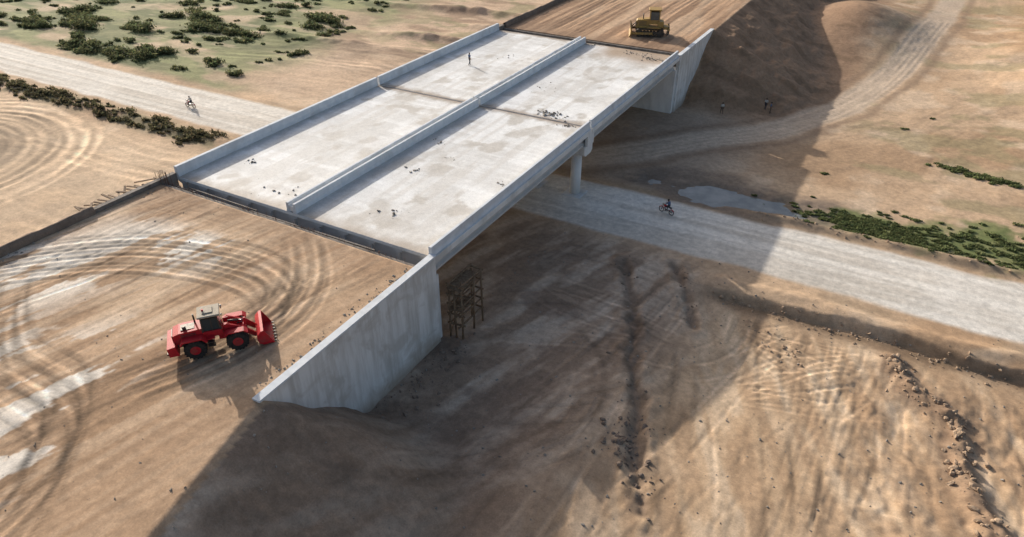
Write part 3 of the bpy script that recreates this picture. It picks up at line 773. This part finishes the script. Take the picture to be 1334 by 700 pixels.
    b_.prism([(1.9, 1.3), (1.95, 1.85), (2.1, 1.85), (2.08, 1.25)], -.07, .07, 0); b_.cyl((2.05, 0, 1.75), (2.75, 0, 1.0), .05, mat=0)
    b_.out('front_frame_and_arms', ld)
    b_ = B(mats)
    outer = [(3.75, .08), (3.0, .06), (2.72, .22), (2.62, .55), (2.68, .92), (2.95, 1.22), (3.15, 1.28)]
    inner = [(3.12, 1.22), (2.97, 1.15), (2.76, .9), (2.70, .56), (2.79, .27), (3.03, .14), (3.75, .12)]
    b_.prism(outer+inner, -1.27, 1.27, 0)
    side = [(3.75, .08), (3.0, .06), (2.72, .22), (2.62, .55), (2.68, .92), (2.95, 1.22), (3.15, 1.28), (3.45, .7)]
    b_.prism(side, -1.31, -1.268, 0); b_.prism(side, 1.268, 1.31, 0)
    for k in range(7): b_.box((3.8, -1.14+k*.38, .11), (.22, .10, .06), 2)
    b_.out('bucket', ld)
loader()

def dozer():
    dz = empty('bulldozer', (7.3, 71.3, D-.01), (0, 0, math.atan2(-.49, -.87)-.15), 1.3)
    mats = [M_yel, M_tyre, M_steel, M_glass, M_rust, M_beige]
    b_ = B(mats)
    for sy in (-1, 1):
        n = 46; L = 1.25; r = .42; per = 2*(2*L)+2*math.pi*r
        b_.box((0, sy*.98, .45), (2.5, .3, .35), 2, bev=.05)
        b_.cyl((-L, sy*.78, .45), (-L, sy*1.18, .45), .36, mat=2, seg=20); b_.cyl((L, sy*.78, .45), (L, sy*1.18, .45), .36, mat=2, seg=20)
        for k in range(n):
            s = k/n*per
            if s < 2*L: x, z, a = -L+s, .45+r, 0
            elif s < 2*L+math.pi*r: t = (s-2*L)/r; x, z, a = L+r*math.sin(t), .45+r*math.cos(t), t
            elif s < 4*L+math.pi*r: x, z, a = L-(s-2*L-math.pi*r), .45-r, math.pi
            else: t = math.pi+(s-4*L-math.pi*r)/r; x, z, a = -L+r*math.sin(t), .45+r*math.cos(t), t
            b_.box((x, sy*.98, z), (.15, .52, .06), 2, rot=(0, a, 0))
        for k in range(6): b_.cyl((-1+k*.4, sy*.8, .22), (-1+k*.4, sy*1.16, .22), .14, mat=2, seg=12)
    b_.out('tracks', dz)
    b_ = B(mats)
    b_.box((0, 0, .85), (2.7, 1.2, .5), 0, bev=.04)
    b_.prism([(.15, 1.1), (.15, 1.95), (1.55, 1.8), (1.7, 1.65), (1.7, .8)], -.5, .5, 0)
    b_.box((1.72, 0, 1.25), (.06, .8, .8), 2); b_.cyl((.9, .2, 1.85), (.9, .2, 2.5), .06, mat=2)
    for k in range(4): b_.box((.9, .51, 1.2+k*.15), (.9, .03, .06), 2); b_.box((.9, -.51, 1.2+k*.15), (.9, .03, .06), 2)
    b_.box((-1.2, 0, 1.35), (.7, 1.5, .7), 0, bev=.05)
    for sy in (-1, 1): b_.box((-.45, sy*.95, 1.05), (1.6, .5, .12), 0, bev=.02)
    b_.out('body', dz)
    b_ = B(mats)
    for px in (-1.0, .1):
        for py in (-.62, .62): b_.box((px, py, 2.15), (.10, .10, 1.6), 0)
    b_.box((-.45, 0, 1.6), (1.1, 1.2, .5), 0)
    b_.box((-.45, .62, 2.3), (1.0, .03, .9), 3); b_.box((-.45, -.62, 2.3), (1.0, .03, .9), 3); b_.box((.1, 0, 2.3), (.03, 1.1, .9), 3); b_.box((-1.0, 0, 2.3), (.03, 1.1, .9), 3)
    b_.box((-.45, 0, 3.0), (1.5, 1.6, .14), 0, bev=.05)
    b_.out('cab', dz)
    b_ = B(mats)
    b_.prism([(2.35, .05), (2.2, .35), (2.15, .8), (2.3, 1.2), (2.4, 1.25), (2.28, .8), (2.33, .38), (2.48, .08)], -1.75, 1.75, 0)
    for sy in (-1, 1):
        b_.prism([(-.3, .35), (-.3, .6), (2.2, .55), (2.2, .3)], sy*1.36-.07, sy*1.36+.07, 0)
        b_.cyl((1.5, sy*.45, 1.5), (2.2, sy*.5, .75), .06, mat=2)
    b_.out('blade', dz)
    b_ = B(mats)
    b_.box((-1.9, 0, .95), (.6, 1.4, .3), 0, bev=.03); b_.box((-2.2, 0, .85), (.25, 1.9, .3), 0, bev=.03)
    for yy in (-.7, 0, .7): b_.prism([(-2.3, 1.2), (-2.15, 1.2), (-2.15, .4), (-1.95, .12), (-2.1, .15), (-2.3, .4)], yy-.05, yy+.05, 2)
    b_.out('ripper', dz)
dozer()

# ------------------------------------------------------------------ people
def cloth(name, c): return noisy(name, c, tuple(k*.75 for k in c), 14, .85)
M_skin = cloth('skin', (.22, .12, .075)); M_hair = cloth('hair', (.02, .016, .014))
M_shirtA = cloth('shirt_white', (.55, .53, .48)); M_trA = cloth('trousers_dark', (.06, .06, .075))
M_shirtB = cloth('shirt_blue', (.10, .14, .24)); M_trB = cloth('trousers_brown', (.16, .12, .09)); M_shoe = cloth('shoes', (.03, .025, .02))
def figure(name, J, loc, rot, shirt, trs, parent=None):
    names = ['pelvis', 'waist', 'chest', 'neck', 'head', 'top',
             'shL', 'elL', 'wrL', 'haL', 'shR', 'elR', 'wrR', 'haR',
             'hiL', 'knL', 'anL', 'toL', 'hiR', 'knR', 'anR', 'toR']
    rad = {'pelvis': .15, 'waist': .135, 'chest': .16, 'neck': .062, 'head': .095, 'top': .075, 'sh': .07, 'el': .048, 'wr': .034, 'ha': .036, 'hi': .10, 'kn': .066, 'an': .045, 'to': .042}
    edges = [('pelvis', 'waist'), ('waist', 'chest'), ('chest', 'neck'), ('neck', 'head'), ('head', 'top')]
    for s in 'LR': edges += [('chest', 'sh'+s), ('sh'+s, 'el'+s), ('el'+s, 'wr'+s), ('wr'+s, 'ha'+s), ('pelvis', 'hi'+s), ('hi'+s, 'kn'+s), ('kn'+s, 'an'+s), ('an'+s, 'to'+s)]
    me = bpy.data.meshes.new(name); ix = {n: i for i, n in enumerate(names)}
    me.from_pydata([J[n] for n in names], [(ix[a], ix[b]) for a, b in edges], [])
    ob = bpy.data.objects.new(name, me); sc.collection.objects.link(ob)
    ob.modifiers.new('Skin', 'SKIN')
    sv = me.skin_vertices[0].data if me.skin_vertices else None
    if sv is None:
        bpy.context.view_layer.objects.active = ob
        sv = me.skin_vertices[0].data
    for n in names:
        r = rad[n if n in rad else n[:2]]; sv[ix[n]].radius = (r, r); sv[ix[n]].use_root = (n == 'pelvis')
    sd = ob.modifiers.new('Sub', 'SUBSURF'); sd.levels = 2; sd.render_levels = 2
    bpy.context.view_layer.update()
    dg = bpy.context.evaluated_depsgraph_get(); em = bpy.data.meshes.new_from_object(ob.evaluated_get(dg))
    ob.modifiers.clear()
    bm = bmesh.new(); bm.from_mesh(em)
    P = {n: Vector(J[n]) for n in names}
    seg = [('pelvis', 'waist', 1), ('waist', 'chest', 0), ('chest', 'neck', 0), ('neck', 'head', 2), ('head', 'top', 2)]
    for s in 'LR': seg += [('chest', 'sh'+s, 0), ('sh'+s, 'el'+s, 0), ('el'+s, 'wr'+s, 2), ('wr'+s, 'ha'+s, 2), ('hi'+s, 'kn'+s, 1), ('kn'+s, 'an'+s, 1), ('an'+s, 'to'+s, 4)]
    def sd_(p, a, b):
        d = b-a; t = max(0, min(1, (p-a).dot(d)/d.length_squared)); return (p-a-d*t).length
    for f in bm.faces:
        c = f.calc_center_median(); f.smooth = True
        f.material_index = min(seg, key=lambda s: sd_(c, P[s[0]], P[s[1]]))[2]
    hb = B([]); hb.bm.free(); hb.bm = bm
    fw = Vector((1, 0, 0))
    h = P['head'].lerp(P['top'], .5); hb.ball(h+Vector((-.015, 0, .045)), (.115, .092, .10), 3)
    hb.ball(h+Vector((.105, 0, -.01)), (.022, .014, .022), 2, 1)
    for s in (-1, 1):
        hb.ball(h+Vector((0, s*.098, -.01)), (.02, .012, .03), 2, 1); hb.ball(h+Vector((.09, s*.034, .012)), (.012, .014, .009), 3, 1)
    hb.ball(h+Vector((.092, 0, -.055)), (.012, .028, .008), 2, 1)
    for s in 'LR':
        d = (P['ha'+s]-P['wr'+s]).normalized(); sdv = d.cross(Vector((0, 0, 1)))
        if sdv.length < .2: sdv = fw.copy()
        sdv.normalize()
        for k, L in enumerate((.075, .088, .082, .062)):
            o = P['ha'+s]+sdv*(k-1.5)*.021; m_ = o+d*L*.55
            hb.cyl(o, m_, .010, .009, 2, 6); hb.cyl(m_, m_+(d+Vector((.25, 0, -.25))).normalized()*L*.5, .009, .007, 2, 6)
        o = P['wr'+s].lerp(P['ha'+s], .4)-sdv*.03; hb.cyl(o, o+(d-sdv*.8).normalized()*.065, .012, .009, 2, 6)
    nm = bpy.data.meshes.new(name); bm.to_mesh(nm); bm.free()
    ob.data = nm
    for m_ in (shirt, trs, M_skin, M_hair, M_shoe): nm.materials.append(m_)
    ob.location = loc; ob.rotation_euler = (0, 0, rot)
    if parent: ob.parent = parent
    return ob
def standing(step=.12, arm=.1):
    return {'pelvis': (0, 0, .93), 'waist': (0, 0, 1.12), 'chest': (.01, 0, 1.32), 'neck': (.015, 0, 1.47), 'head': (.03, 0, 1.56), 'top': (.03, 0, 1.66),
            'shL': (0, .19, 1.38), 'elL': (arm*.3, .25, 1.12), 'wrL': (arm*1.6, .25, .90), 'haL': (arm*1.9, .25, .82),
            'shR': (0, -.19, 1.38), 'elR': (-arm*.5, -.25, 1.12), 'wrR': (arm*.3, -.26, .88), 'haR': (arm*.5, -.26, .80),
            'hiL': (0, .10, .88), 'knL': (step*.9, .11, .49), 'anL': (step*.7, .11, .08), 'toL': (step*.7+.17, .12, .04),
            'hiR': (0, -.10, .88), 'knR': (-step*.2, -.11, .48), 'anR': (-step*1.3, -.11, .09), 'toR': (-step*1.3+.16, -.12, .04)}
figure('person', standing(.2, .15), (-9.0, 43.9, D+.01), 1.2, M_shirtB, M_trA)
figure('person', standing(.2, .1), (21.8, 65.3, zat(21.8, 65.3)), 2.2, M_shirtA, M_trB)
figure('person', standing(.1, .2), (28.1, 68.9, zat(28.1, 68.9)), .4, M_shirtB, M_trB)
figure('person', standing(.2, .15), (27.2, 69.6, zat(27.2, 69.6)), 1.4, M_shirtA, M_trA)

def motorbike(loc, rot, shirt):
    e = empty('motorcycle_with_rider', loc, (0, 0, rot), 1.05)
    b_ = B([M_tyre, M_steel, M_chrome, M_red])
    for xx in (-.62, .66):
        for k in range(24):
            a = k/24*2*math.pi; a2 = (k+1)/24*2*math.pi
            b_.cyl((xx+.29*math.cos(a), 0, .30+.29*math.sin(a)), (xx+.29*math.cos(a2), 0, .30+.29*math.sin(a2)), .045, mat=0, seg=6)
        for k in range(8):
            a = k/8*2*math.pi; b_.cyl((xx, 0, .3), (xx+.26*math.cos(a), 0, .3+.26*math.sin(a)), .006, mat=2, seg=4)
        b_.cyl((xx, -.06, .3), (xx, .06, .3), .05, mat=1)
        b_.prism([(xx-.28, .52), (xx, .68), (xx+.28, .52), (xx+.26, .48), (xx, .64), (xx-.26, .48)], -.06, .06, 3)
    b_.ball((.16, 0, .82), (.26, .13, .13), 3); b_.box((-.32, 0, .82), (.62, .22, .10), 1, bev=.03)
    b_.box((0, 0, .42), (.36, .24, .28), 2, bev=.04)
    for s in (-1, 1):
        b_.cyl((.66, s*.09, .3), (.44, s*.09, .98), .025, mat=2, seg=8); b_.cyl((-.62, s*.1, .3), (-.5, s*.12, .76), .02, mat=2, seg=8)
        b_.cyl((.42, 0, 1.0), (.30, s*.34, 1.06), .016, mat=1, seg=6); b_.cyl((.32, s*.25, 1.05), (.36, s*.3, 1.2), .008, mat=1, seg=5); b_.ball((.36, s*.3, 1.22), (.015, .05, .035), 2, 1)
    b_.cyl((.5, 0, .92), (.58, 0, .92), .09, mat=2); b_.cyl((.1, -.14, .3), (-.75, -.16, .34), .04, mat=2)
    b_.cyl((.38, 0, .85), (-.5, 0, .72), .03, mat=1); b_.cyl((.38, 0, .8), (.05, 0, .35), .025, mat=1); b_.cyl((-.2, 0, .4), (-.62, 0, .3), .025, mat=1)
    b_.out('motorcycle', e)
    J = {'pelvis': (-.28, 0, .95), 'waist': (-.25, 0, 1.12), 'chest': (-.17, 0, 1.32), 'neck': (-.12, 0, 1.46), 'head': (-.09, 0, 1.55), 'top': (-.09, 0, 1.65)}
    for s, sg in (('L', 1), ('R', -1)):
        J.update({'sh'+s: (-.17, sg*.19, 1.37), 'el'+s: (.02, sg*.30, 1.18), 'wr'+s: (.24, sg*.31, 1.10), 'ha'+s: (.30, sg*.31, 1.08),
                  'hi'+s: (-.24, sg*.12, .90), 'kn'+s: (.14, sg*.22, .78), 'an'+s: (0, sg*.2, .38), 'to'+s: (.16, sg*.21, .33)})
    figure('rider', J, (0, 0, 0), 0, shirt, M_trA, e)
motorbike((24.8, 31.4, zat(24.8, 31.4)), math.pi-.3, M_shirtB)
motorbike((-49.7, 28.1, zat(-49.7, 28.1)), math.pi+.1, M_shirtA)

# ------------------------------------------------------------------ light, sky, camera
w = bpy.data.worlds.new('World'); sc.world = w; w.use_nodes = True
nt = w.node_tree; bg = nt.nodes['Background']
sky = nt.nodes.new('ShaderNodeTexSky'); sky.sky_type = 'NISHITA'; sky.sun_disc = False
el = math.asin(-SUN.z); sky.sun_elevation = el; sky.sun_rotation = math.atan2(-SUN.x, -SUN.y)
sky.dust_density = 4.0; sky.air_density = 1.0
nt.links.new(sky.outputs[0], bg.inputs['Color']); bg.inputs['Strength'].default_value = .15
sl = bpy.data.lights.new('sun', 'SUN'); sl.energy = 5.0; sl.angle = math.radians(.6); sl.color = (1, .94, .85)
so = bpy.data.objects.new('sun', sl); sc.collection.objects.link(so); so.rotation_euler = SUN.to_track_quat('-Z', 'Y').to_euler(); so.location = (-60, 60, 60)
cam = bpy.data.cameras.new('camera'); co = bpy.data.objects.new('camera', cam); sc.collection.objects.link(co)
co.location = (43.9, -38.3, D+30); co.rotation_euler = (math.radians(90-33.2), 0, math.radians(29.3))
cam.sensor_width = 36; cam.lens = 24.75; cam.clip_end = 3000; cam.clip_start = .5
sc.camera = co
sc.view_settings.view_transform = 'Standard'; sc.view_settings.look = 'None'; sc.view_settings.exposure = 0
